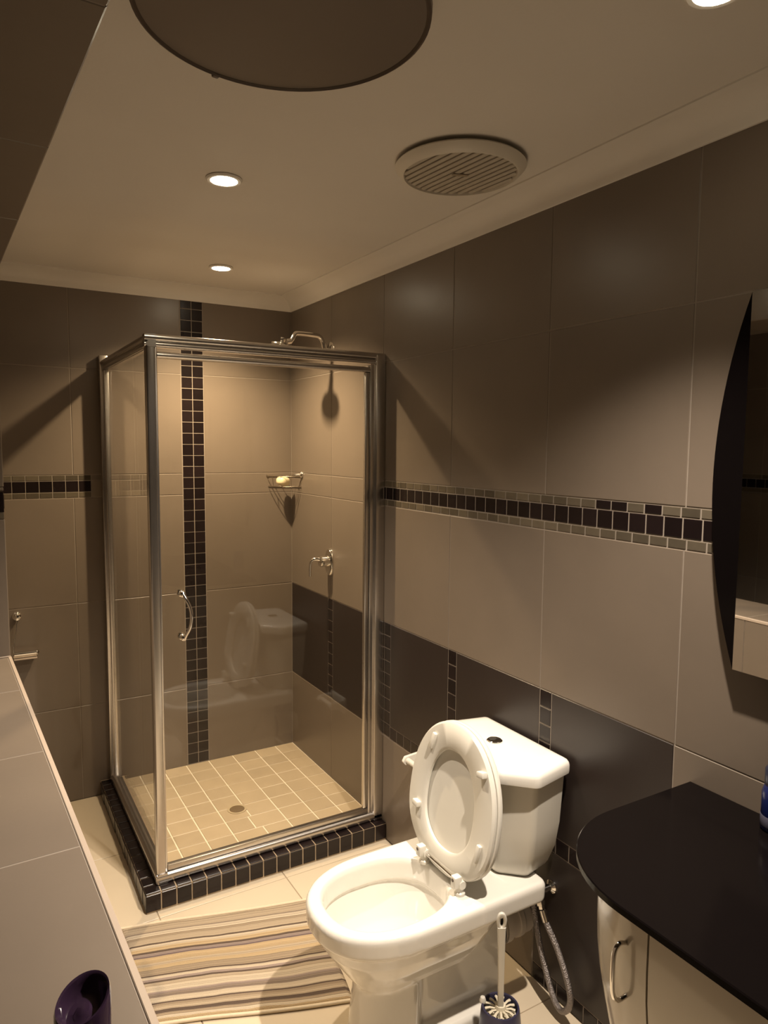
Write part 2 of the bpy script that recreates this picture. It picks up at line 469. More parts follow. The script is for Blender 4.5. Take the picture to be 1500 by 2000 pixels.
# ------------------------------------------------------------------ shower: curb, tray, enclosure
CO, CY, CH = -0.930, -0.945, 0.070     # outer faces of the curb, its height
bm = bmesh.new()
box(bm, CO+0.004, CO+0.105, CY+0.004, -0.001, 0.001, CH-0.004)
box(bm, CO+0.105, -0.001, CY+0.004, CY+0.105, 0.001, CH-0.004)
base = thing('shower_basin', 'raised shower base with a black mosaic curb and a cream tiled tray', 'shower base', (-0.45, -0.45, 0))
curb = part('curb', bm, mat('curb_grout', (0.44, 0.34, 0.23), 0.85, noise=0.35, nscale=40), base, False, label='low black mosaic curb with beige grout')
P_ = 0.0517
BO = Vector((0.45, 0.45, 0))   # the base's own frame
fF = frame(BO+Vector((0, CY, 0)), (0, -1, 0)); fT = frame(BO+Vector((0, 0, CH)), (0, 0, 1), (0, 1, 0)); fL = frame(BO+Vector((CO, 0, 0)), (-1, 0, 0))
for k in range(18):
    a = CO+P_*k
    put(curb, fF, a, a+P_, 0.004, CH-0.003, MOSB, 'mosaic_tile', g=0.0024, jit=0.0008)
    put(curb, fT, a, a+P_, CY+0.002, CY+0.050, MOSB, 'mosaic_tile', g=0.0024, jit=0.0008)
for k in range(18):
    a = -CY-P_*(k)
    put(curb, fL, a-P_, a, 0.004, CH-0.003, MOSB, 'mosaic_tile', g=0.0024, jit=0.0008)
    if k: put(curb, fT, CO+0.002, CO+0.050, -a, -a+P_, MOSB, 'mosaic_tile', g=0.0024, jit=0.0008)

TZ = 0.050
bm = bmesh.new(); box(bm, CO+0.105, -0.001, CY+0.105, -0.001, 0.001, TZ-0.002)
tray = part('tray', bm, GROUTL, base, False, label='cream tiled tray with light grout')
tx = [0.0-0.002, -0.098, -0.205, -0.320, -0.437, -0.545, -0.650, -0.757, CO+0.105]
ty = [-0.002, -0.095, -0.192, -0.290, -0.390, -0.492, -0.592, -0.690, -0.780, CY+0.105]
for i, (a, b) in enumerate(zip(tx, tx[1:])):
    for j, (c, d) in enumerate(zip(ty, ty[1:])):
        s = 0.028*(j % 2 - .5) if i in (3, 4) and j > 5 else 0
        put(tray, frame(BO+Vector((0, 0, TZ)), (0, 0, 1), (0, 1, 0)), a+(s if i not in (3,) else 0), b+(s if i not in (4,) else 0), d, c, TRAYT, g=0.0028, t=0.003, base=-0.0025, jit=0.0005)
bm = bmesh.new(); lathe(bm, [(0.040, TZ), (0.040, TZ+0.003), (0.033, TZ+0.0035), (0.030, TZ+0.0012), (0.0, TZ+0.0012)], 28, Matrix.Translation((-0.470, -0.515, 0)))
dr = part('drain', bm, mat('drain_collar', (0.42, 0.34, 0.22), 0.6, noise=0.15, nscale=50), base)
bm = bmesh.new(); lathe(bm, [(0.0305, TZ+0.0014), (0.0305, TZ+0.002), (0.0, TZ+0.002)], 28, Matrix.Translation((-0.470, -0.515, 0)))
part('drain_hole', bm, mat('drain_hole_dark', (0.13, 0.085, 0.04), 0.7, noise=0.2, nscale=60), base)

enc = thing('shower_enclosure', 'square framed glass shower enclosure with polished metal rails in the corner', 'shower enclosure', (-0.44, -0.45, CH))
EX, EY = -0.868, -0.892      # centre lines of the two glass sides
ZTOP, ZBOT = 1.913, CH+0.0012
def prof_rail(p0, p1, prof, name, parent=enc, m=ALU):
    """prof (a, z): a across outwards; p0-p1 along the rail in xy"""
    p0 = Vector((*p0, 0)); p1 = Vector((*p1, 0)); d = (p1-p0).normalized(); nrm = Vector((d.y, -d.x, 0))
    bm = bmesh.new()
    loft(bm, [[p + nrm*a + Vector((0, 0, z)) for a, z in prof] for p in (p0, p1)])
    return part(name, bm, m, parent)
def dome(w_, h_, z0, k=8):   # outer side rounded
    pts = [(-w_/2, z0), (w_/2*0.6, z0)]
    for i in range(k+1):
        a = -math.pi/2+math.pi*i/k
        pts.append((w_/2*0.6+w_*0.4*0.9*math.cos(a), z0+h_/2+h_/2*0.96*math.sin(a)))
    pts += [(w_/2*0.6, z0+h_), (-w_/2, z0+h_)]
    return pts
rail_prof = lambda z0, h_, w_=0.034: rounded([(-w_/2, z0), (w_/2, z0), (w_/2, z0+h_), (-w_/2, z0+h_)], [0.002, 0.011, 0.013, 0.002], 6)
# top rails: two stepped ribs like the photo's
def ribbed(z0, h_, w_=0.036):
    pts = [(-w_/2, z0), (w_/2-0.012, z0)]
    for i in range(7):
        a = -math.pi/2+math.pi*i/6
        pts.append((w_/2-0.012+0.007*math.cos(a), z0+0.009+0.008*math.sin(a)))
    pts.append((w_/2-0.008, z0+0.020))
    for i in range(7):
        a = -math.pi/2+math.pi*i/6
        pts.append((w_/2-0.008+0.008*math.cos(a), z0+h_-0.011+0.0105*math.sin(a)))
    pts.append((-w_/2, z0+h_))
    return pts
prof_rail((-0.001+EX-0.016, EY), (-0.002, EY), ribbed(1.872, ZTOP-1.872), 'top_rail')
prof_rail((EX, -0.002), (EX, EY-0.016), ribbed(1.872, ZTOP-1.872), 'top_rail')
br = prof_rail((EX-0.016, EY), (-0.002, EY), rail_prof(ZBOT, 0.034, 0.040), 'bottom_rail')
prof_rail((EX, -0.002), (EX, EY-0.018), rail_prof(ZBOT, 0.034, 0.040), 'bottom_rail')
bm = bmesh.new()   # corner post
loft(bm, [[(EX+x, EY+y, z) for x, y in rounded([(-0.014, -0.014), (0.014, -0.014), (0.014, 0.014), (-0.014, 0.014)], [0.007, 0.002, 0.002, 0.002], 4)] for z in (ZBOT+0.03, 1.874)])
part('corner_post', bm, ALU, enc)
bm = bmesh.new(); box(bm, EX+0.0145, EX+0.022, EY-0.009, EY+0.011, ZBOT+0.034, 1.872, 0.002); part('door_jamb', bm, ALU, enc)
# wall channels: a base profile and an adjusting profile
bm = bmesh.new(); box(bm, -0.040, -0.0005, EY-0.020, EY+0.018, CH+0.0014, 1.905, 0.003); part('wall_channel', bm, ALU, enc)
bm = bmesh.new(); box(bm, -0.062, -0.040, EY-0.010, EY+0.012, CH+0.034, 1.870, 0.002); part('wall_profile', bm, ALU, enc)
bm = bmesh.new(); box(bm, EX-0.020, EX+0.014, -0.046, -0.0005, CH+0.0014, 1.935, 0.003); part('wall_channel', bm, ALU, enc)
bm = bmesh.new(); box(bm, EX-0.008, EX+0.012, -0.076, -0.046, CH+0.034, 1.870, 0.002); part('wall_profile', bm, ALU, enc)
bm = bmesh.new(); box(bm, EX-0.003, EX+0.003, EY+0.014, -0.076, ZBOT+0.034, 1.872); part('side_pane', bm, GLASS, enc, False)
# sliding door
bm = bmesh.new(); box(bm, EX+0.022, -0.062, EY-0.003, EY+0.003, ZBOT+0.052, 1.846)
door = part('door_pane', bm, GLASS, enc, False)
door_z = 1.838
def dpart(name, bm, m=ALU): return part(name, bm, m, door)
bm = bmesh.new()
loft(bm, [[(x, EY-a, z) for a, z in rail_prof(door_z, 0.022, 0.024)] for x in (EX+0.022, -0.062)]); dpart('top_frame', bm)
bm = bmesh.new(); box(bm, EX+0.022, -0.062, EY-0.011, EY+0.011, ZBOT+0.036, ZBOT+0.056, 0.003); dpart('bottom_frame', bm)
bm = bmesh.new(); box(bm, -0.082, -0.064, EY-0.009, EY+0.009, ZBOT+0.058, door_z, 0.003); dpart('side_frame', bm)
# handle: two round knobs and a bowed grip
hx = -0.782
for hz, nm in ((1.066, 'u'), (0.920, 'l')):
    pass
bm = bmesh.new()
for hz in (1.066, 0.918):
    lathe(bm, [(0.0, 0), (0.010, 0.0), (0.012, 0.006), (0.007, 0.012), (0.0055, 0.024), (0.009, 0.030), (0.0, 0.034)], 18, axis_mx((hx, EY-0.003, hz), (0, -1, 0)))
    lathe(bm, [(0.0, 0), (0.010, 0.0), (0.012, 0.006), (0.007, 0.012), (0.0055, 0.020), (0.0, 0.024)], 18, axis_mx((hx, EY+0.003, hz), (0, 1, 0)))
grip = catmull([(hx, EY-0.030, 1.068), (hx+0.010, EY-0.040, 1.045), (hx+0.020, EY-0.046, 1.015), (hx+0.022, EY-0.047, 0.985), (hx+0.018, EY-0.044, 0.955), (hx+0.006, EY-0.036, 0.928), (hx+0.002, EY-0.030, 0.914)], 6)
tube(bm, grip, 0.0058, 12)
part('handle', bm, CHROME, door, label='chrome bow handle with round knobs')

# ------------------------------------------------------------------ shower fittings
sh = thing('overhead_shower', 'chrome round shower head on a bent arm from the right wall', 'shower head', (0, -0.435, 2.0))
bm = bmesh.new(); lathe(bm, [(0.0, 0), (0.040, 0.0), (0.040, 0.004), (0.030, 0.010), (0.014, 0.014), (0, 0.014)], 28, axis_mx((0, -0.440, 1.972), (-1, 0, 0)))
part('wall_flange', bm, CHROME, sh)
bm = bmesh.new()
tube(bm, catmull([(-0.012, -0.440, 1.972), (-0.030, -0.440, 1.980), (-0.040, -0.440, 2.010), (-0.058, -0.442, 2.030), (-0.10, -0.444, 2.034), (-0.158, -0.446, 2.034), (-0.172, -0.445, 2.028), (-0.182, -0.443, 2.010), (-0.190, -0.441, 1.998)], 6), 0.0100, 14)
tube(bm, [(-0.188, -0.442, 2.000), (-0.206, -0.440, 1.996)], 0.012, 14)
part('arm', bm, CHROME, sh)
hm = axis_mx((-0.222, -0.438, 2.004), Vector((-0.30, 0.06, -1)))
bm = bmesh.new(); lathe(bm, [(0.0, -0.006), (0.013, -0.006), (0.013, 0.006), (0.010, 0.010), (0.014, 0.014), (0.034, 0.019), (0.045, 0.025), (0.047, 0.030), (0.046, 0.035)], 28, hm)
rose = part('rose', bm, CHROME, sh)
bm = bmesh.new(); lathe(bm, [(0.046, 0.034), (0.042, 0.037), (0.0, 0.037)], 28, hm)
part('spray_plate', bm, mat('grey_spray_plate', (0.35, 0.33, 0.30), 0.4, noise=0.1, nscale=90), rose)

mx_ = thing('shower_mixer', 'chrome single lever shower mixer on the shower wall', 'shower tap', (0, -0.435, 1.05))
bm = bmesh.new()
loft(bm, [[(-t, -0.435+0.036*s*math.cos(a), 1.045+0.062*s*math.sin(a)) for a in [2*math.pi*i/32 for i in range(32)]] for t, s in ((0.0, 1), (0.004, 1), (0.010, 0.93), (0.013, 0.6))])
part('cover_plate', bm, CHROME, mx_)
bm = bmesh.new(); lathe(bm, [(0.024, 0.010), (0.024, 0.045), (0.021, 0.052), (0.0, 0.055)], 24, axis_mx((0, -0.435, 1.050), (-1, 0, 0)))
part('cartridge', bm, CHROME, mx_)
bm = bmesh.new()
tube(bm, catmull([(-0.045, -0.435, 1.060), (-0.070, -0.425, 1.062), (-0.086, -0.418, 1.050), (-0.090, -0.416, 1.020), (-0.090, -0.416, 0.985)], 6), [0.009, 0.006], 12)
part('lever', bm, CHROME, mx_)

bk = thing('soap_basket', 'small chrome wire corner basket on the shower walls', 'soap basket', (0, 0, 1.38))
def quarter(r, z, n=14, dz=0.0):
    return [(-r*math.cos(a)-0.004, -r*math.sin(a)-0.004, z-dz*math.sin(2*a)) for a in [math.pi/2*i/n for i in range(n+1)]]
STEEL = mat('dull_steel_wire', (0.42, 0.36, 0.29), 0.35, 1.0, noise=0.05)
bm = bmesh.new()
tube(bm, [(-0.004, -0.004, 1.416)] + quarter(0.128, 1.416) + [(-0.004, -0.004, 1.416)], 0.0016, 8)
part('rim_wire', bm, STEEL, bk)
bm = bmesh.new()
tube(bm, [(-0.006, -0.006, 1.366)] + quarter(0.120, 1.366) + [(-0.006, -0.006, 1.366)], 0.0016, 8)
tube(bm, quarter(0.085, 1.366), 0.0014, 6); tube(bm, quarter(0.050, 1.366), 0.0014, 6)
for k in (1, 2, 3):
    a = math.pi/2*k/4
    tube(bm, [(-0.004-0.128*math.cos(a), -0.004-0.128*math.sin(a), 1.416), (-0.004-0.120*math.cos(a), -0.004-0.120*math.sin(a), 1.366)] + ([(-0.010, -0.010, 1.366)] if k == 2 else []), 0.0014, 6)
part('basket_wires', bm, STEEL, bk)
bm = bmesh.new()
lathe(bm, [(0.0, 0), (0.014, 0), (0.014, 0.006), (0.008, 0.012), (0, 0.012)], 18, axis_mx((0, -0.130, 1.424), (-1, 0, 0)))
tube(bm, [(-0.008, -0.130, 1.426), (-0.030, -0.118, 1.424), (-0.036, -0.116, 1.416)], 0.0045, 8)
part('wall_mount', bm, CHROME, bk)
bm = bmesh.new()
lathe(bm, [(0.0, 0), (0.007, 0), (0.007, 0.004), (0, 0.006)], 14, axis_mx((-0.126, 0, 1.416), (0, -1, 0)))
part('wall_mount', bm, STEEL, bk)
bm = bmesh.new()
bmesh.ops.create_icosphere(bm, subdivisions=3, radius=1.0)
def sq(v, e): return math.copysign(abs(v)**e, v)
for v in bm.verts:
    v.co = Vector((sq(v.co.x, 0.7)*0.036, sq(v.co.y, 0.7)*0.027, sq(v.co.z, 0.8)*0.023))
M4 = Matrix.Translation((-0.075, -0.072, 1.3915)) @ Matrix.Rotation(R(35), 4, 'Z') @ Matrix.Rotation(R(8), 4, 'Y')
bmesh.ops.transform(bm, matrix=M4, verts=bm.verts)
so = part('soap_bar', bm, SOAP, None); tag(so, 'cream bar of soap lying in the wire corner basket', 'soap')

# ------------------------------------------------------------------ toilet roll holder on the back wall (bare)
tr = thing('toilet_roll_holder', 'empty chrome toilet roll holder on the back wall beside the tiled pier', 'toilet roll holder', (-1.21, 0, 0.76))
bm = bmesh.new(); lathe(bm, [(0, 0), (0.017, 0), (0.017, 0.005), (0.009, 0.010), (0.007, 0.026), (0.011, 0.032), (0.011, 0.040), (0, 0.043)], 22, axis_mx((-1.232, 0, 0.850), (0, -1, 0)))
part('rosette', bm, CHROME, tr)
bm = bmesh.new(); tube(bm, [(-1.232, -0.030, 0.846), (-1.238, -0.038, 0.80), (-1.250, -0.046, 0.73), (-1.250, -0.048, 0.705), (-1.244, -0.048, 0.700)], 0.003, 10)
part('arm', bm, CHROME, tr)
bm = bmesh.new(); tube(bm, [(-1.248, -0.048, 0.700), (-1.166, -0.048, 0.700)], 0.0085, 14)
lathe(bm, [(0, 0), (0.010, 0), (0.011, 0.004), (0.006, 0.010), (0, 0.011)], 16, axis_mx((-1.166, -0.048, 0.700), (1, 0, 0)))
part('roll_bar', bm, CHROME, tr)
bm = bmesh.new(); box(bm, -1.250, -1.164, -0.060, -0.002, 0.676, 0.681, 0.0015); part('rest_plate', bm, TRIM, tr)

# ------------------------------------------------------------------ toilet
TY = -1.747
toilet = thing('toilet', 'white close-coupled toilet with seat and lid raised against the cistern', 'toilet', (-0.38, TY, 0))
NS = 56
def dshape(xf, xb, hw, rb=0.03, xm=None, n=NS):
    """outline: elliptical front at -x, straight sides, rounded back corners; counter-clockwise list of (x, y)"""
    xm = xm if xm is not None else xf + hw*1.28
    pts = []
    kf = n//2
    for i in range(kf):
        a = math.pi/2 + math.pi*i/(kf-1)
        ca, sa = math.cos(a), math.sin(a)
        e = 2/2.25
        pts.append((xm + (xm-xf)*sq(ca, e), hw*sq(sa, e)))
    kb = (n-kf)//2
    for s in (-1, 1):
        for i in range(kb):
            t = i/(kb-1)*math.pi/2
            if s < 0: pts.append((xb-rb+rb*math.sin(t), -hw+rb-rb*math.cos(t)))
            else: pts.append((xb-rb+rb*math.cos(t), hw-rb+rb*math.sin(t)))
    return pts
def rings3(secs): return [[(x, TY+y, z) for x, y in o] for o, z in secs]
bm = bmesh.new()
# bowl: from the underside up to the rim, then the thick rim with the flat rear shelf
loft(bm, rings3([(dshape(-0.575, -0.235, 0.080, 0.06), 0.180), (dshape(-0.600, -0.225, 0.105, 0.07), 0.215), (dshape(-0.628, -0.215, 0.130, 0.07), 0.255), (dshape(-0.658, -0.21, 0.153, 0.07), 0.300), (dshape(-0.671, -0.20, 0.164, 0.05), 0.335), (dshape(-0.672, -0.20, 0.165, 0.04), 0.36)]))
loft(bm, rings3([(dshape(-0.678, -0.083, 0.170, 0.02), 0.338), (dshape(-0.690, -0.080, 0.181, 0.02), 0.347), (dshape(-0.692, -0.080, 0.183, 0.02), 0.390), (dshape(-0.684, -0.084, 0.176, 0.02), 0.401)]))
# pedestal: round front column, recessed web and foot
col_ = lambda xf, xb, hw: dshape(xf, xb, hw, 0.05)
loft(bm, rings3([(col_(-0.585, -0.40, 0.086), 0.0), (col_(-0.580, -0.40, 0.083), 0.05), (col_(-0.568, -0.395, 0.076), 0.16), (col_(-0.575, -0.39, 0.078), 0.22), (col_(-0.60, -0.38, 0.095), 0.26)]))
loft(bm, rings3([(dshape(-0.45, -0.130, 0.062, 0.01), 0.0), (dshape(-0.45, -0.130, 0.056, 0.01), 0.12), (dshape(-0.45, -0.130, 0.060, 0.01), 0.352)]))
loft(bm, rings3([(dshape(-0.50, -0.135, 0.108, 0.02), 0.0), (dshape(-0.50, -0.135, 0.106, 0.02), 0.026), (dshape(-0.49, -0.140, 0.094, 0.02), 0.036)]))
pan = part('bowl', bm, CERAM, toilet, False)
inner = [(-0.482, 0.0)]
def ell(cx, a, b, z, p=2.35, n=48): return [(cx+a*sq(math.cos(t), 2/p), TY-0.012*0+b*sq(math.sin(t), 2/p), z) for t in [2*math.pi*i/n for i in range(n)]]
bm = bmesh.new()
loft(bm, [ell(-0.440, 0.045, 0.04, 0.180), ell(-0.450, 0.085, 0.074, 0.200), ell(-0.465, 0.126, 0.106, 0.240), ell(-0.478, 0.152, 0.128, 0.285), ell(-0.482, 0.167, 0.141, 0.318), ell(-0.482, 0.171, 0.145, 0.331), ell(-0.482, 0.160, 0.133, 0.338), ell(-0.482, 0.164, 0.136, 0.388), ell(-0.482, 0.172, 0.144, 0.402), ell(-0.482, 0.19, 0.160, 0.43)])
cut = part('cutter', bm, CERAM, None, False)
pan.modifiers.new('rm', 'REMESH'); pan.modifiers['rm'].mode = 'VOXEL'; pan.modifiers['rm'].voxel_size = 0.0042
mb = pan.modifiers.new('bo', 'BOOLEAN'); mb.operation = 'DIFFERENCE'; mb.solver = 'EXACT'; mb.object = cut
r2 = pan.modifiers.new('rm2', 'REMESH'); r2.mode = 'VOXEL'; r2.voxel_size = 0.0042
s2 = pan.modifiers.new('sm', 'SMOOTH'); s2.factor = 0.5; s2.iterations = 8
bpy.context.view_layer.update()
dg = bpy.context.evaluated_depsgraph_get()
me2 = bpy.data.meshes.new_from_object(pan.evaluated_get(dg))
pan.modifiers.clear(); pan.data = me2
if not me2.materials: me2.materials.append(CERAM)
for p in me2.polygons: p.use_smooth = True
bpy.data.objects.remove(cut, do_unlink=True)

# cistern body and lid (outlines: chamfered front corners)
def cist(xf, xb, hwb, hwm, hwf, xm, rr=0.014):
    return rounded([(xb, -hwb), (xb, hwb), (xm, hwm), (xf, hwf), (xf, -hwf), (xm, -hwm)], [rr*0.7, rr*0.7, rr*1.6, rr*1.8, rr*1.8, rr*1.6], 5)
def cr(secs): return [[(x, TY+y, z) for x, y in o] for o, z in secs]
bm = bmesh.new()
loft(bm, cr([(cist(-0.180, -0.030, 0.118, 0.140, 0.085, -0.120), 0.4025), (cist(-0.188, -0.026, 0.126, 0.150, 0.092, -0.125), 0.416), (cist(-0.194, -0.022, 0.148, 0.172, 0.104, -0.132), 0.470), (cist(-0.198, -0.018, 0.158, 0.182, 0.110, -0.136), 0.54), (cist(-0.203, -0.014, 0.166, 0.190, 0.116, -0.140), 0.688)]))
part('cistern', bm, CREAM, toilet)
bm = bmesh.new()
lidsec = lambda s: cist(-0.232+s, -0.012-s*0.5, 0.183-s, 0.212-s, 0.132-s, -0.152, 0.016)
loft(bm, cr([(lidsec(0.010), 0.684), (lidsec(0.001), 0.688), (lidsec(0.0), 0.694), (lidsec(0.0), 0.710), (lidsec(0.002), 0.717), (lidsec(0.007), 0.7225), (lidsec(0.018), 0.726), (lidsec(0.035), 0.728), (lidsec(0.055), 0.729)]))
clid = part('cistern_lid', bm, CERAM, toilet)
bm = bmesh.new(); lathe(bm, [(0.0225, 0.7285), (0.0225, 0.732), (0.020, 0.734), (0.0, 0.734)], 28, Matrix.Translation((-0.122, TY+0.005, 0)))
fb_ = part('flush_button', bm, CHROME, toilet, label='round chrome flush button')
bm = bmesh.new(); box(bm, -0.140, -0.104, TY+0.0042, TY+0.0058, 0.734, 0.7346); 
lathe(bm, [(0.011, 0.734), (0.010, 0.7352), (0.0, 0.7352)], 18, Matrix.Translation((-0.122, TY+0.0135, 0)))
part('button_split', bm, GAP, fb_)
# seat and lid: local (u along y, v up the tilted plane)
A0 = Vector((-0.306, TY-0.010, 0.409)); A1 = Vector((-0.246, TY-0.010, 0.807))
vv = (A1-A0).normalized(); uu = Vector((0, 1, 0)); nn = uu.cross(vv)   # nn points to the front?
if nn.x > 0: nn = -nn
def egg(L, hw, v0, n=64, top=0.60, flat=0.10):
    pts = []
    vc = v0 + (L)*0.46
    for i in range(n):
        a = 2*math.pi*i/n
        c, s = math.cos(a), math.sin(a)
        if s >= 0: pts.append((hw*sq(c, 2/2.1), vc + (L+v0-vc)*sq(s, 2/2.1)))
        else:
            k = 1-0.20*abs(s)**3
            pts.append((hw*k*sq(c, 2/2.6), vc + (vc-v0)*sq(s, 2/2.6)))
    return pts
def P3(p, d): return A0 + uu*p[0] + vv*p[1] + nn*d
Ls = (A1-A0).length
bm = bmesh.new()
o1 = egg(Ls, 0.189, 0.0); i1 = egg(Ls*0.665, 0.108, Ls*0.150)
def inset(o, s):
    cx = sum(p[0] for p in o)/len(o); cy = sum(p[1] for p in o)/len(o)
    r = []
    for x, y in o:
        d = math.hypot(x-cx, y-cy); k = (d-s)/d
        r.append((cx+(x-cx)*k, cy+(y-cy)*k))
    return r
seq = [(inset(o1, 0.005), 0.000), (o1, 0.004), (o1, 0.010), (inset(o1, 0.006), 0.015), (inset(i1, -0.008), 0.017), (i1, 0.012), (i1, 0.004), (inset(i1, -0.004), 0.000)]
rings = [[P3(p, d) for p in o] for o, d in seq]
vs = loft(bm, rings + [rings[0]], False, False)
bmesh.ops.remove_doubles(bm, verts=bm.verts, dist=1e-5)
seat = part('seat', bm, PLAST, toilet)
bm = bmesh.new()
o2 = egg(Ls+0.004, 0.190, -0.002)
loft(bm, [[P3(p, d) for p in o] for o, d in [(inset(o2, 0.07), -0.022), (inset(o2, 0.02), -0.021), (inset(o2, 0.004), -0.017), (o2, -0.011), (o2, -0.004), (inset(o2, 0.003), -0.0015)]])
part('seat_lid', bm, PLAST, toilet)
for (px, pv, rot, bl, bw, bh) in ((0.097, 0.325, 14, 0.024, 0.007, 0.011), (-0.130, 0.318, 80, 0.013, 0.008, 0.018), (0.128, 0.133, 95, 0.013, 0.008, 0.018), (-0.150, 0.122, 10, 0.024, 0.007, 0.011)):
    bm = bmesh.new(); box(bm, -bl, bl, -bw, bw, 0.0, bh, 0.003)
    base = Matrix((uu, vv, nn)).transposed().to_4x4(); base.translation = P3((px, pv), 0.0145)
    bmesh.ops.transform(bm, matrix=base @ Matrix.Rotation(R(90+rot), 4, 'Z') @ Matrix.Rotation(R(0), 4, 'X'), verts=bm.verts)
    part('seat_bumper', bm, PLAST, seat)
for sy in (0.083, -0.083):
    bm = bmesh.new()
    y = TY-0.026+sy
    lathe(bm, [(0.015, 0.4005), (0.015, 0.408), (0.011, 0.411), (0.010, 0.425), (0.0, 0.425)], 18, Matrix.Translation((-0.322, y, 0)))
    tube(bm, [(-0.322, y-0.014, 0.431), (-0.322, y+0.014, 0.431)], 0.011, 14)
    box(bm, -0.345, -0.322, y-0.011, y+0.011, 0.424, 0.455, 0.004)
    hg = part('hinge', bm, PLAST, toilet)
    bm = bmesh.new(); lathe(bm, [(0.0, 0), (0.0045, 0), (0.0045, 0.002), (0, 0.002)], 12, axis_mx((-0.3445, y, 0.446), (-1, 0, 0)))
    part('hole_shade_disc', bm, mat('painted_hole_shade', (0.10, 0.07, 0.05), 0.6, noise=0.05), hg)  # dark coloured disc stands in for the shaded hole in the hinge post
bm = bmesh.new(); tube(bm, [(-0.322, TY-0.026-0.069, 0.431), (-0.322, TY-0.026+0.069, 0.431)], 0.005, 12); part('hinge_rod', bm, CHROME, toilet)
bm = bmesh.new()
lathe(bm, [(0.050, 0), (0.050, 0.03), (0.056, 0.03), (0.056, 0.05), (0.050, 0.05), (0.050, 0.078), (0.054, 0.08), (0.054, 0.095), (0.05, 0.1), (0.05, 0.126)], 24, axis_mx((-0.1305, TY, 0.175), (1, 0, 0)))
wo = part('waste_connector', bm, PVC, toilet, label='grey ribbed waste pipe behind the pedestal')
bm = bmesh.new(); lathe(bm, [(0.051, 0), (0.058, 0.002), (0.058, 0.012), (0.051, 0.014)], 24, axis_mx((-0.125, TY, 0.175), (1, 0, 0))); part('rubber_seal', bm, RUBBER, wo)
bm = bmesh.new(); lathe(bm, [(0.012, 0.0), (0.012, 0.003), (0.008, 0.012), (0.0, 0.016)], 16, Matrix.Translation((-0.16, TY-0.088, 0.035))); part('bolt_cap', bm, CHROME, toilet)

# white ceramic toilet paper holder on right wall behind the raised seat
ph = thing('paper_holder', 'small white ceramic bracket on the wall behind the raised toilet seat', 'paper holder', (0, -1.24, 0.44))
bm = bmesh.new(); box(bm, -0.016, -0.0005, -1.315, -1.185, 0.400, 0.470, 0.006, 3); part('back_plate', bm, CERAM, ph)
bm = bmesh.new()
loft(bm, [[(x, y, z) for x, z in rounded([(-0.012, 0.425), (-0.012, 0.462), (-0.075, 0.457), (-0.086, 0.440), (-0.075, 0.428)], 0.006, 4)] for y in (-1.200, -1.188)])
part('bracket_arm', bm, CERAM, ph)
bm = bmesh.new()
loft(bm, [[(x, y, z) for x, z in rounded([(-0.012, 0.425), (-0.012, 0.462), (-0.075, 0.457), (-0.086, 0.440), (-0.075, 0.428)], 0.006, 4)] for y in (-1.312, -1.300)])
part('bracket_arm', bm, CERAM, ph)
bm = bmesh.new(); tube(bm, [(-0.066, -1.301, 0.443), (-0.066, -1.199, 0.443)], 0.010, 14); part('roller', bm, PLAST, ph)

# ------------------------------------------------------------------ angle valve and braided hose
av = thing('angle_valve', 'chrome angle valve on the dark wall right of the toilet', 'valve', (0, -1.862, 0.32))
bm = bmesh.new(); lathe(bm, [(0.019, 0), (0.019, 0.004), (0.012, 0.009), (0.0095, 0.012), (0.0095, 0.05), (0.012, 0.052), (0.012, 0.066), (0, 0.066)], 20, axis_mx((0, -1.862, 0.322), (-1, 0, 0)))
part('valve_body', bm, CHROME, av)
bm = bmesh.new(); box(bm, -0.068, -0.040, -1.877, -1.849, 0.337, 0.353, 0.004); tube(bm, [(-0.052, -1.862, 0.322), (-0.052, -1.862, 0.342)], 0.007, 12); part('valve_handle', bm, CHROME, av)
bm = bmesh.new()
lathe(bm, [(0.008, 0), (0.008, 0.012), (0.013, 0.014), (0.013, 0.026), (0.009, 0.028), (0.009, 0.036), (0, 0.036)], 6, axis_mx((-0.053, -1.866, 0.316), (0.0, -0.38, -1)))
part('valve_outlet', bm, CHROME, av)
bm = bmesh.new()
hp = catmull([(-0.053, -1.881, 0.280), (-0.052, -1.898, 0.250), (-0.050, -1.936, 0.205), (-0.050, -1.972, 0.150), (-0.050, -1.992, 0.100), (-0.050, -1.986, 0.060), (-0.050, -1.960, 0.036), (-0.048, -1.930, 0.050), (-0.046, -1.898, 0.100), (-0.040, -1.862, 0.160), (-0.036, -1.836, 0.225), (-0.036, -1.822, 0.290), (-0.036, -1.816, 0.330)], 8)
tube(bm, hp, 0.0085, 12)
hose = part('braided_hose', bm, BRAID, None); tag(hose, 'braided steel water hose hanging in a loop right of the toilet', 'hose')
hose_n = thing
bm = bmesh.new(); lathe(bm, [(0.010, 0), (0.010, 0.030), (0.0, 0.030)], 12, axis_mx(hp[0], (hp[1]-hp[0]))); part('ferrule', bm, CHROME, hose)
bm = bmesh.new(); lathe(bm, [(0.010, 0), (0.010, 0.040), (0.013, 0.042), (0.013, 0.072), (0.0, 0.072)], 12, axis_mx((-0.036, -1.823, 0.285), (0.0, 0.14, 1))); part('ferrule', bm, CHROME, hose)

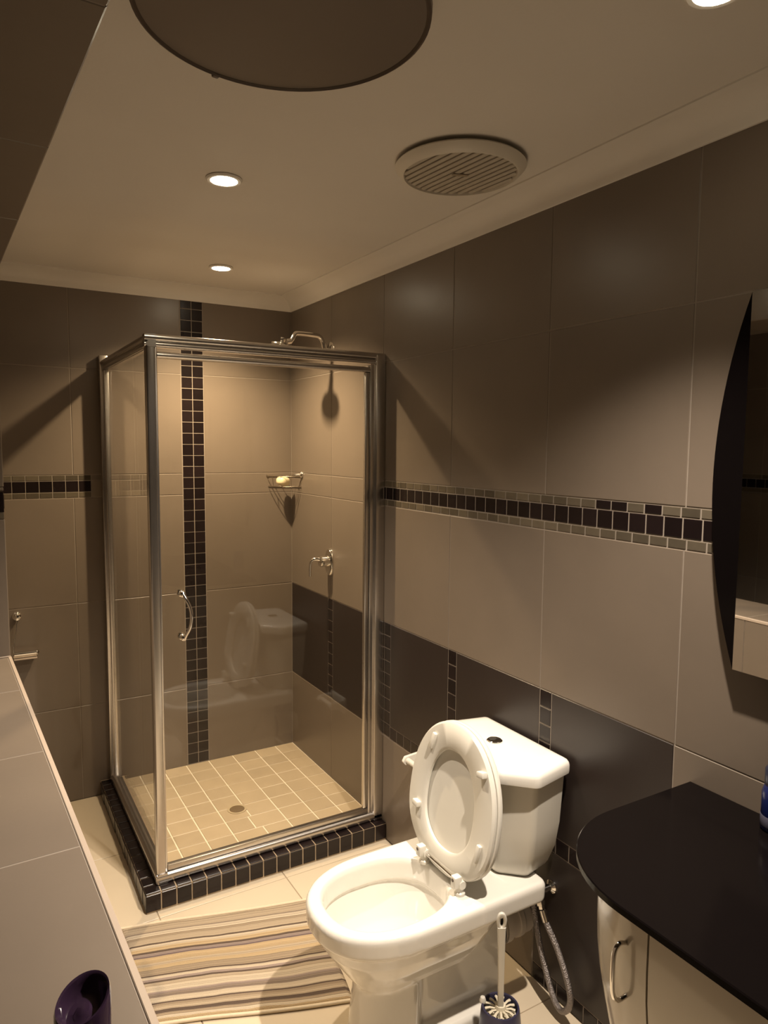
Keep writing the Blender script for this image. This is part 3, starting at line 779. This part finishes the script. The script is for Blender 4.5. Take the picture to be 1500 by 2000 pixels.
# ------------------------------------------------------------------ toilet brush in its navy holder
BX, BY = -0.245, -1.938
th = thing('brush_holder', 'navy blue plastic toilet brush holder on the floor beside the toilet', 'brush holder', (BX, BY, 0))
bm = bmesh.new(); lathe(bm, [(0.0, 0.0), (0.058, 0.0), (0.060, 0.004), (0.056, 0.05), (0.050, 0.108), (0.048, 0.116), (0.044, 0.116), (0.043, 0.110), (0.048, 0.05), (0.050, 0.012), (0.0, 0.012)], 36, Matrix.Translation((BX, BY, 0)))
part('cup', bm, NAVY, th)
bm = bmesh.new(); lathe(bm, [(0, 0), (0.008, 0), (0.009, 0.006), (0.006, 0.014), (0, 0.016)], 14, Matrix.Translation((BX-0.030, BY+0.036, 0.113))); part('rim_lug', bm, PLAST, th, label='small white lug on the rim')
tb = thing('toilet_brush', 'white toilet brush standing in the navy holder', 'toilet brush', (BX, BY, 0.06))
bm = bmesh.new()
ht = Vector((-0.274, -1.968, 0.398)); hb = Vector((BX-0.002, BY-0.002, 0.118))
for (t0, t1, w0, w1) in ((0.0, 1.0, 0.0085, 0.0095),):
    d = (ht-hb).normalized(); sx = Vector((0.86, -0.5, 0)); sx = (sx - d*sx.dot(d)).normalized(); sy = d.cross(sx)
    rr = []
    for t, a, b in ((0, .0075, .0065), (0.3, .0078, .006), (0.7, .0095, .006), (0.86, .0105, .006)):
        p = hb+(ht-hb)*t
        rr.append([p + sx*x + sy*y for x, y in rounded([(-a, -b), (a, -b), (a, b), (-a, b)], 0.003, 3)])
    loft(bm, rr)
e0 = hb+(ht-hb)*0.86; ring = [e0 + sx*0.0088*math.cos(a) + d*(0.018+0.021*math.sin(a)) for a in [2*math.pi*i/24 for i in range(24)]]
tube(bm, ring, 0.0045, 8, True)
part('brush_handle', bm, PLAST, tb)
bm = bmesh.new(); lathe(bm, [(0, 0.02), (0.013, 0.02), (0.015, 0.110), (0.013, 0.120), (0, 0.124)], 18, Matrix.Translation((BX, BY, 0))); part('brush_core', bm, BRIST, tb)
bm = bmesh.new()
for ring_z, n in ((0.112, 13), (0.098, 14), (0.08, 14), (0.06, 14)):
    for k in range(n):
        a = 2*math.pi*(k+0.37*(ring_z*100 % 2))/n
        dx, dy = math.cos(a), math.sin(a)
        ln = random.uniform(0.036, 0.041)
        tube(bm, [(BX+dx*0.010, BY+dy*0.010, ring_z-0.004), (BX+dx*ln*0.7, BY+dy*ln*0.7, ring_z), (BX+dx*ln, BY+dy*ln, ring_z-0.003)], [0.0022, 0.0040], 6)
part('bristles', bm, BRIST, tb, kind='stuff')

# ------------------------------------------------------------------ vanity unit
VZ = 0.812
def vout(ins, x0=-0.003):
    """outline of the vanity top in xy: rounded left front corner, long to the camera side"""
    return rounded([(x0, -2.283-ins), (x0, -3.36), (-0.490+ins, -3.36), (-0.490+ins, -2.283-ins)], [0.0, 0.0, 0.004, 0.225-ins], 16)
van = thing('vanity_unit', 'cream bathroom vanity cabinet with a rounded end under the black top', 'vanity cabinet', (-0.25, -2.8, 0))
bm = bmesh.new()
prof_v = [(0.165, 0.0), (0.165, 0.07), (0.150, 0.14), (0.120, 0.30), (0.095, 0.42), (0.072, 0.52), (0.058, 0.60), (0.052, 0.66), (0.052, 0.796)]
loft(bm, [[(x, y, z) for x, y in vout(i)] for i, z in prof_v])
part('cabinet_body', bm, CABIN, van)
def curved_panel(z0, z1, t0, t1, off, nz=14, n=40):
    """a skin panel along the outline between path fractions, standing proud of the body"""
    bm = bmesh.new()
    zs = [z0+(z1-z0)*i/nz for i in range(nz+1)]
    def ins_at(z):
        for (a, za), (b, zb) in zip(prof_v, prof_v[1:]):
            if z <= zb: return a+(b-a)*(z-za)/(zb-za)
        return prof_v[-1][0]
    def path(ins):
        # from the wall end on the far side, along -x, round the corner, then along -y
        r = 0.225-ins; xf = -0.490+ins; yt = -2.283-ins
        L1 = 0.487-ins-r; L2 = r*math.pi/2
        return r, xf, yt, L1, L2
    def at(s, ins):
        r, xf, yt, L1, L2 = path(ins)
        if s <= L1: return (-0.003-s, yt)
        s -= L1
        # parametrise the corner by angle and the straight by length so that edges stay vertical
        if s <= L2:
            a = s/r; return (xf+r-r*math.sin(a), yt-r+r*math.cos(a))
        return (xf, yt-r-(s-L2))
    grid = []
    for z in zs:
        ins = ins_at(z)
        r, xf, yt, L1, L2 = path(ins-off)
        # t in "corner degrees" 0..90 then metres beyond via t>90: y = -2.508 - (t-90)/100
        row = []
        for k in range(n+1):
            t = t0+(t1-t0)*k/n
            if t <= 90:
                a = R(t); p = (xf+r-r*math.sin(a), yt-r+r*math.cos(a))
            else: p = (xf, -2.508-(t-90)/100)
            row.append(p)
        grid.append([(x, y, z) for x, y in row])
    V = [[bm.verts.new(p) for p in row] for row in grid]
    for i in range(nz):
        for k in range(n): bm.faces.new((V[i][k], V[i][k+1], V[i+1][k+1], V[i+1][k]))
    bmesh.ops.recalc_face_normals(bm, faces=bm.faces)
    bmesh.ops.solidify(bm, geom=bm.faces[:], thickness=0.012)
    return bm
d1 = part('door', curved_panel(0.10, 0.790, 8, 92.6, 0.010), CABIN, van)
for a, b in ((93.0, 137.0), (137.5, 174.0)):
    part('door', curved_panel(0.10, 0.790, a, b, 0.010, 14, 4), CABIN, van)
# wire pull on the rounded door
bm = bmesh.new()
hx0, hy0 = -0.444, -2.492
ox, oy = -0.026, 0.006
tube(bm, catmull([(hx0+0.002, hy0, 0.716), (hx0+ox*0.6, hy0+oy*.6, 0.722), (hx0+ox, hy0+oy, 0.708), (hx0+ox*1.1, hy0+oy, 0.672), (hx0+ox, hy0+oy, 0.634), (hx0+ox*0.6, hy0+oy*.6, 0.618), (hx0+0.002, hy0, 0.622)], 6), 0.0042, 10)
part('handle', bm, CHROME, d1)
bm = bmesh.new()
loft(bm, [[(x, y, z) for x, y in vout(i)] for i, z in ((0.003, 0.7965), (0.0, 0.799), (0.0, VZ-0.002), (0.002, VZ))])
vt = part('countertop', bm, BLACKG, None); tag(vt, 'glossy black glass vanity top with a rounded left corner', 'countertop')
bm = bmesh.new()
loft(bm, [[(x, y, z) for x, y in vout(i, )] for i, z in ((0.012, 0.7962), (0.006, 0.7968))]); bm.free()
# blue bottle
bb = thing('blue_bottle', 'blue plastic bottle standing on the black vanity top', 'bottle', (-0.034, -2.502, VZ))
bm = bmesh.new(); lathe(bm, [(0, 0), (0.027, 0), (0.030, 0.004), (0.030, 0.075), (0.026, 0.088), (0.022, 0.094), (0.0, 0.094)], 28, Matrix.Translation((-0.034, -2.502, VZ))); part('bottle_body', bm, BLUE, bb)
bm = bmesh.new(); lathe(bm, [(0.024, 0.0945), (0.026, 0.096), (0.026, 0.122), (0.022, 0.128), (0.0, 0.130)], 28, Matrix.Translation((-0.034, -2.502, VZ))); part('cap', bm, BLUECAP, bb)
bm = bmesh.new(); lathe(bm, [(0.0302, 0.010), (0.0306, 0.011), (0.0306, 0.030), (0.0302, 0.031)], 28, Matrix.Translation((-0.034, -2.502, VZ))); part('label_band', bm, LABELW, bb)

# ------------------------------------------------------------------ mirror
mi = thing('wall_mirror', 'wall mirror with a curved black glass side panel above the vanity', 'mirror', (0, -2.7, 1.49))
MZ0, MZ1, MY = 1.105, 1.872, -2.388
def arc_side(s, y0, bul, n=24):
    return [(y0+s*bul*(1-((2*(i/n)-1))**2), MZ0+(MZ1-MZ0)*i/n) for i in range(n+1)]
YR = -3.02
bm = bmesh.new(); box(bm, -0.012, -0.0005, YR+0.03, MY-0.03, MZ0+0.05, MZ1-0.05); part('mount_board', bm, GAP, mi)
for s, y0 in ((1, MY), (-1, YR)):
    a = arc_side(s, y0, 0.066)
    bm = bmesh.new(); loft(bm, [[(x, y, z) for y, z in a] for x in (-0.012, -0.030)])
    part('side_panel', bm, BLACKG, mi, label='black glass side panel with a curved edge')
bm = bmesh.new(); box(bm, -0.030, -0.012, YR, MY, MZ0, MZ1); part('mirror_pane', bm, MIRR, mi, False)

# ------------------------------------------------------------------ purple cup on the sill
PC = Vector((-1.310, -2.565, SILL+0.0012))
pc = thing('purple_bottle', 'dark purple plastic bottle with a slanted hollow top on the tiled sill', 'bottle', PC)
pc.rotation_euler = (0, 0, 0)
bm = bmesh.new(); n = 40; hN = 0.118
def ring_p(r, zf): return [(PC.x+r*math.cos(2*math.pi*i/n), PC.y+r*math.sin(2*math.pi*i/n), PC.z+zf(r*math.cos(2*math.pi*i/n), r*math.sin(2*math.pi*i/n))) for i in range(n)]
sl = lambda h: (lambda x, y: h + 0.27*y + 0.32*x)
prof_p = [(0.024, lambda x, y: 0.0), (0.0255, lambda x, y: 0.003), (0.0255, lambda x, y: 0.06), (0.0258, sl(hN-0.004)), (0.0245, sl(hN)), (0.0222, sl(hN-0.001)), (0.0205, sl(hN-0.006)), (0.0185, sl(hN-0.012)), (0.0150, sl(hN-0.0150)), (0.0085, sl(hN-0.0145)), (0.0060, sl(hN-0.0115)), (0.0001, sl(hN-0.0105))]
loft(bm, [ring_p(r, f) for r, f in prof_p], True, True)
part('bottle_body', bm, PURPLE, pc)

# ------------------------------------------------------------------ bath mat
STR = bpy.data.materials.new('striped_bath_mat'); STR.use_nodes = True
nt = STR.node_tree; b = nt.nodes['Principled BSDF']; b.inputs['Roughness'].default_value = 0.95
tc = nt.nodes.new('ShaderNodeTexCoord'); sp = nt.nodes.new('ShaderNodeSeparateXYZ')
nz = nt.nodes.new('ShaderNodeTexNoise'); nz.inputs['Scale'].default_value = 9; nz.inputs['Detail'].default_value = 3
ad = nt.nodes.new('ShaderNodeMath'); ad.operation = 'MULTIPLY_ADD'; ad.inputs[1].default_value = 0.022
nt.links.new(tc.outputs['Object'], nz.inputs['Vector']); nt.links.new(nz.outputs['Fac'], ad.inputs[0])
nt.links.new(tc.outputs['UV'], sp.inputs[0]); nt.links.new(sp.outputs['Y'], ad.inputs[2])
mr = nt.nodes.new('ShaderNodeMapRange'); mr.inputs['From Min'].default_value = 1.011; mr.inputs['From Max'].default_value = 0.011
nt.links.new(ad.outputs[0], mr.inputs['Value'])
cols = {'c': (0.43, 0.345, 0.245), 'l': (0.55, 0.46, 0.345), 'b': (0.33, 0.255, 0.175), 'd': (0.115, 0.080, 0.060), 'g': (0.24, 0.185, 0.145), 'y': (0.47, 0.35, 0.205), 'p': (0.32, 0.25, 0.215), 'v': (0.17, 0.125, 0.125)}
bands = [('l', .020), ('b', .012), ('c', .050), ('g', .010), ('l', .03), ('b', .022), ('c', .05), ('d', .012), ('l', .03), ('y', .028), ('d', .018), ('p', .020), ('v', .016), ('y', .045), ('c', .03), ('y', .028), ('b', .05), ('d', .013), ('l', .018), ('p', .016), ('d', .012), ('c', .030), ('l', .045), ('p', .02), ('g', .03), ('l', .035), ('d', .013), ('b', .02), ('c', .025), ('d', .024), ('b', .02), ('l', .02), ('y', .02)]
# 32 stops are the ramp's limit: two ramps joined by a switch
tot = sum(b_[1] for b_ in bands); pos = 0; stops = []
for k_, wd in bands: stops.append((pos/tot, cols[k_])); pos += wd
half = 17
def ramp(st):
    rp = nt.nodes.new('ShaderNodeValToRGB'); rp.color_ramp.interpolation = 'CONSTANT'
    e = rp.color_ramp.elements
    e[0].position = st[0][0]; e[0].color = (*st[0][1], 1); e[1].position = st[1][0]; e[1].color = (*st[1][1], 1)
    for p_, c_ in st[2:]:
        q = e.new(p_); q.color = (*c_, 1)
    nt.links.new(mr.outputs[0], rp.inputs[0]); return rp
r1, r2_ = ramp(stops[:half]), ramp(stops[half:])
gt = nt.nodes.new('ShaderNodeMath'); gt.operation = 'GREATER_THAN'; gt.inputs[1].default_value = stops[half][0]
nt.links.new(mr.outputs[0], gt.inputs[0])
mixc = nt.nodes.new('ShaderNodeMix'); mixc.data_type = 'RGBA'
nt.links.new(gt.outputs[0], mixc.inputs['Factor']); nt.links.new(r1.outputs[0], mixc.inputs['A']); nt.links.new(r2_.outputs[0], mixc.inputs['B'])
fn = nt.nodes.new('ShaderNodeTexNoise'); fn.noise_dimensions = '1D'; fn.inputs['Scale'].default_value = 95; fn.inputs['Detail'].default_value = 2
nt.links.new(mr.outputs[0], fn.inputs['W'])
fm = nt.nodes.new('ShaderNodeMapRange'); fm.inputs['From Min'].default_value = 0.3; fm.inputs['From Max'].default_value = 0.7; fm.inputs['To Min'].default_value = 0.68; fm.inputs['To Max'].default_value = 1.12
nt.links.new(fn.outputs['Fac'], fm.inputs['Value'])
vs_ = nt.nodes.new('ShaderNodeVectorMath'); vs_.operation = 'SCALE'
nt.links.new(mixc.outputs['Result'], vs_.inputs[0]); nt.links.new(fm.outputs[0], vs_.inputs['Scale'])
nt.links.new(vs_.outputs[0], b.inputs['Base Color'])
n3 = nt.nodes.new('ShaderNodeTexNoise'); n3.inputs['Scale'].default_value = 420; nt.links.new(tc.outputs['Object'], n3.inputs['Vector'])
bp = nt.nodes.new('ShaderNodeBump'); bp.inputs['Strength'].default_value = 0.6; bp.inputs['Distance'].default_value = 0.004
nt.links.new(n3.outputs['Fac'], bp.inputs['Height']); nt.links.new(bp.outputs[0], b.inputs['Normal'])
MC = Vector((-0.735, -1.300, 0.0)); MR = Matrix.Rotation(R(-18.0), 4, 'Z')
mat_o = thing('bath_mat', 'striped beige and brown bath mat on the floor in front of the toilet', 'bath mat')
mat_o.matrix_basis = Matrix.Translation(MC) @ MR
inv = mat_o.matrix_basis.inverted()
QTL, QTR, QBL, QBR = [inv @ Vector((x, y, 0)) for x, y in ((-1.022, -0.982), (-0.425, -1.150), (-1.012, -1.420), (-0.505, -1.612))]
def mq(u, v, z):   # u 0..1 left to right, v 0..1 from the near edge to the shower edge
    p = (QBL*(1-u)+QBR*u)*(1-v) + (QTL*(1-u)+QTR*u)*v
    return (p.x + 0.003*math.sin(v*9), p.y + 0.003*math.sin(u*7), z)
bm = bmesh.new()
NX, NY = 46, 34
uvl = bm.loops.layers.uv.new('UVMap')
top = {}; uvs = {}
for i in range(NX+1):
    for j in range(NY+1):
        edge = min(i, NX-i, j, NY-j)
        zz = 0.0105 + 0.0010*math.sin(j*1.9) + 0.0012*math.sin(i*0.3+j*0.17) if edge > 0 else 0.0045
        top[i, j] = bm.verts.new(mq(i/NX, j/NY, zz)); uvs[top[i, j]] = (i/NX, j/NY)
for i in range(NX):
    for j in range(NY):
        f_ = bm.faces.new((top[i, j], top[i+1, j], top[i+1, j+1], top[i, j+1]))
        for lp in f_.loops: lp[uvl].uv = uvs[lp.vert]
bmesh.ops.recalc_face_normals(bm, faces=bm.faces)
ext = bmesh.ops.extrude_edge_only(bm, edges=[e for e in bm.edges if e.is_boundary])
for v in ext['geom']:
    if isinstance(v, bmesh.types.BMVert): v.co.z = 0.0008
me = bpy.data.meshes.new('woven_field'); bm.to_mesh(me); bm.free()
for p in me.polygons: p.use_smooth = True
link('woven_field', me, STR, mat_o)
HEM = mat('cream_hem', (0.68, 0.58, 0.43), 0.9, noise=0.1, nscale=60)
for v_ in (1.008, -0.008):
    bm = bmesh.new(); tube(bm, catmull([mq(-0.005+1.01*k/4, v_, 0.0062+0.0004*(k % 2)) for k in range(5)], 6), 0.005, 10)
    me = tome(bm, 'hem'); smooth_by_angle(me); link('hem', me, HEM, mat_o)

# ------------------------------------------------------------------ ceiling fixtures
def downlight(x, y, watts, deg, tilt, col, label):
    t = thing('downlight', label, 'downlight', (x, y, CEIL))
    T = Matrix.Translation((x, y, CEIL))
    bm = bmesh.new(); lathe(bm, [(0.034, 0.0005), (0.046, 0.0005), (0.048, -0.003), (0.044, -0.007), (0.036, -0.007), (0.034, -0.003), (0.034, 0.0005)], 32, T)
    part('trim_ring', bm, CORN, t)
    bm = bmesh.new(); lathe(bm, [(0.0335, -0.001), (0.0335, -0.004), (0.026, -0.008), (0.014, -0.0105), (0.0, -0.0115)], 28, T)
    part('lamp_glass', bm, LAMPE, t)
    L = bpy.data.lights.new('lamp_light', 'SPOT'); L.energy = watts; L.color = col; L.spot_size = R(deg); L.spot_blend = SPOT_BLEND
    L.shadow_soft_size = 0.018
    lo = bpy.data.objects.new('lamp_light', L); C.objects.link(lo); lo.parent = t; lo.location = (0, 0, -0.035)
    lo.rotation_euler = Vector((tilt[0], tilt[1], -1)).to_track_quat('-Z', 'Y').to_euler()
for a in LAMPS: downlight(*a)

# round extractor vent
vx, vy = -0.298, -1.772
ev = thing('extractor_vent', 'round ivory slatted extractor vent on the ceiling', 'ceiling vent', (vx, vy, CEIL))
T = Matrix.Translation((vx, vy, CEIL))
bm = bmesh.new(); lathe(bm, [(0.142, -0.0005), (0.142, -0.008), (0.158, -0.008), (0.163, -0.013), (0.158, -0.019), (0.147, -0.030), (0.141, -0.032), (0.138, -0.026), (0.138, -0.0005)], 56, T); part('outer_ring', bm, VENT, ev)
bm = bmesh.new(); lathe(bm, [(0.0, -0.012), (0.1385, -0.012), (0.1385, -0.020), (0.0, -0.020)], 48, T); part('back_disc', bm, VENTD, ev)
ns = 14; ang = R(5)
for k in range(ns):
    off = -0.138+0.276*(k+0.5)/ns; L_ = math.sqrt(0.139**2-off**2)
    bm = bmesh.new(); box(bm, off-0.0066, off+0.0066, -L_, L_, -0.0285, -0.0205, 0.002, 1)
    bmesh.ops.transform(bm, matrix=T @ Matrix.Rotation(ang, 4, 'Z'), verts=bm.verts)
    part('slat', bm, SLAT, ev)
bm = bmesh.new(); box(bm, -0.020, 0.020, -0.006, 0.006, -0.0315, -0.0283, 0.001, 1)
bmesh.ops.transform(bm, matrix=T @ Matrix.Rotation(R(-20), 4, 'Z'), verts=bm.verts); 
part('badge', bm, mat('small_badge', (0.34, 0.28, 0.20), 0.4, noise=0.05), ev)

# large round ceiling lamp, off
rx, ry, rr_ = -0.947, -2.205, 0.2235
cl = thing('ceiling_lamp', 'large round ceiling lamp with a brown frosted disc, switched off', 'ceiling lamp', (rx, ry, CEIL))
T = Matrix.Translation((rx, ry, CEIL))
bm = bmesh.new(); lathe(bm, [(0.0, -0.0005), (0.165, -0.0005), (0.165, -0.046), (0.0, -0.046)], 56, T); part('base_pan', bm, CORN, cl)
bm = bmesh.new(); lathe(bm, [(0.0, -0.0462), (rr_-0.009, -0.050), (rr_-0.0085, -0.061), (0.10, -0.066), (0.0, -0.067)], 72, T); part('frosted_disc', bm, SMOKE, cl)
bm = bmesh.new(); lathe(bm, [(rr_-0.0085, -0.044), (rr_-0.002, -0.044), (rr_, -0.052), (rr_-0.001, -0.063), (rr_-0.005, -0.065), (rr_-0.0085, -0.0615), (rr_-0.0085, -0.044)], 72, T); part('rim', bm, SMOKER, cl)
ca = math.atan2(-1.963+2.205, -0.987+0.947)
bm = bmesh.new(); box(bm, rr_-0.008, rr_+0.006, -0.006, 0.006, -0.064, -0.040, 0.002)
bmesh.ops.transform(bm, matrix=T @ Matrix.Rotation(ca, 4, 'Z'), verts=bm.verts); part('clip', bm, SMOKER, cl)
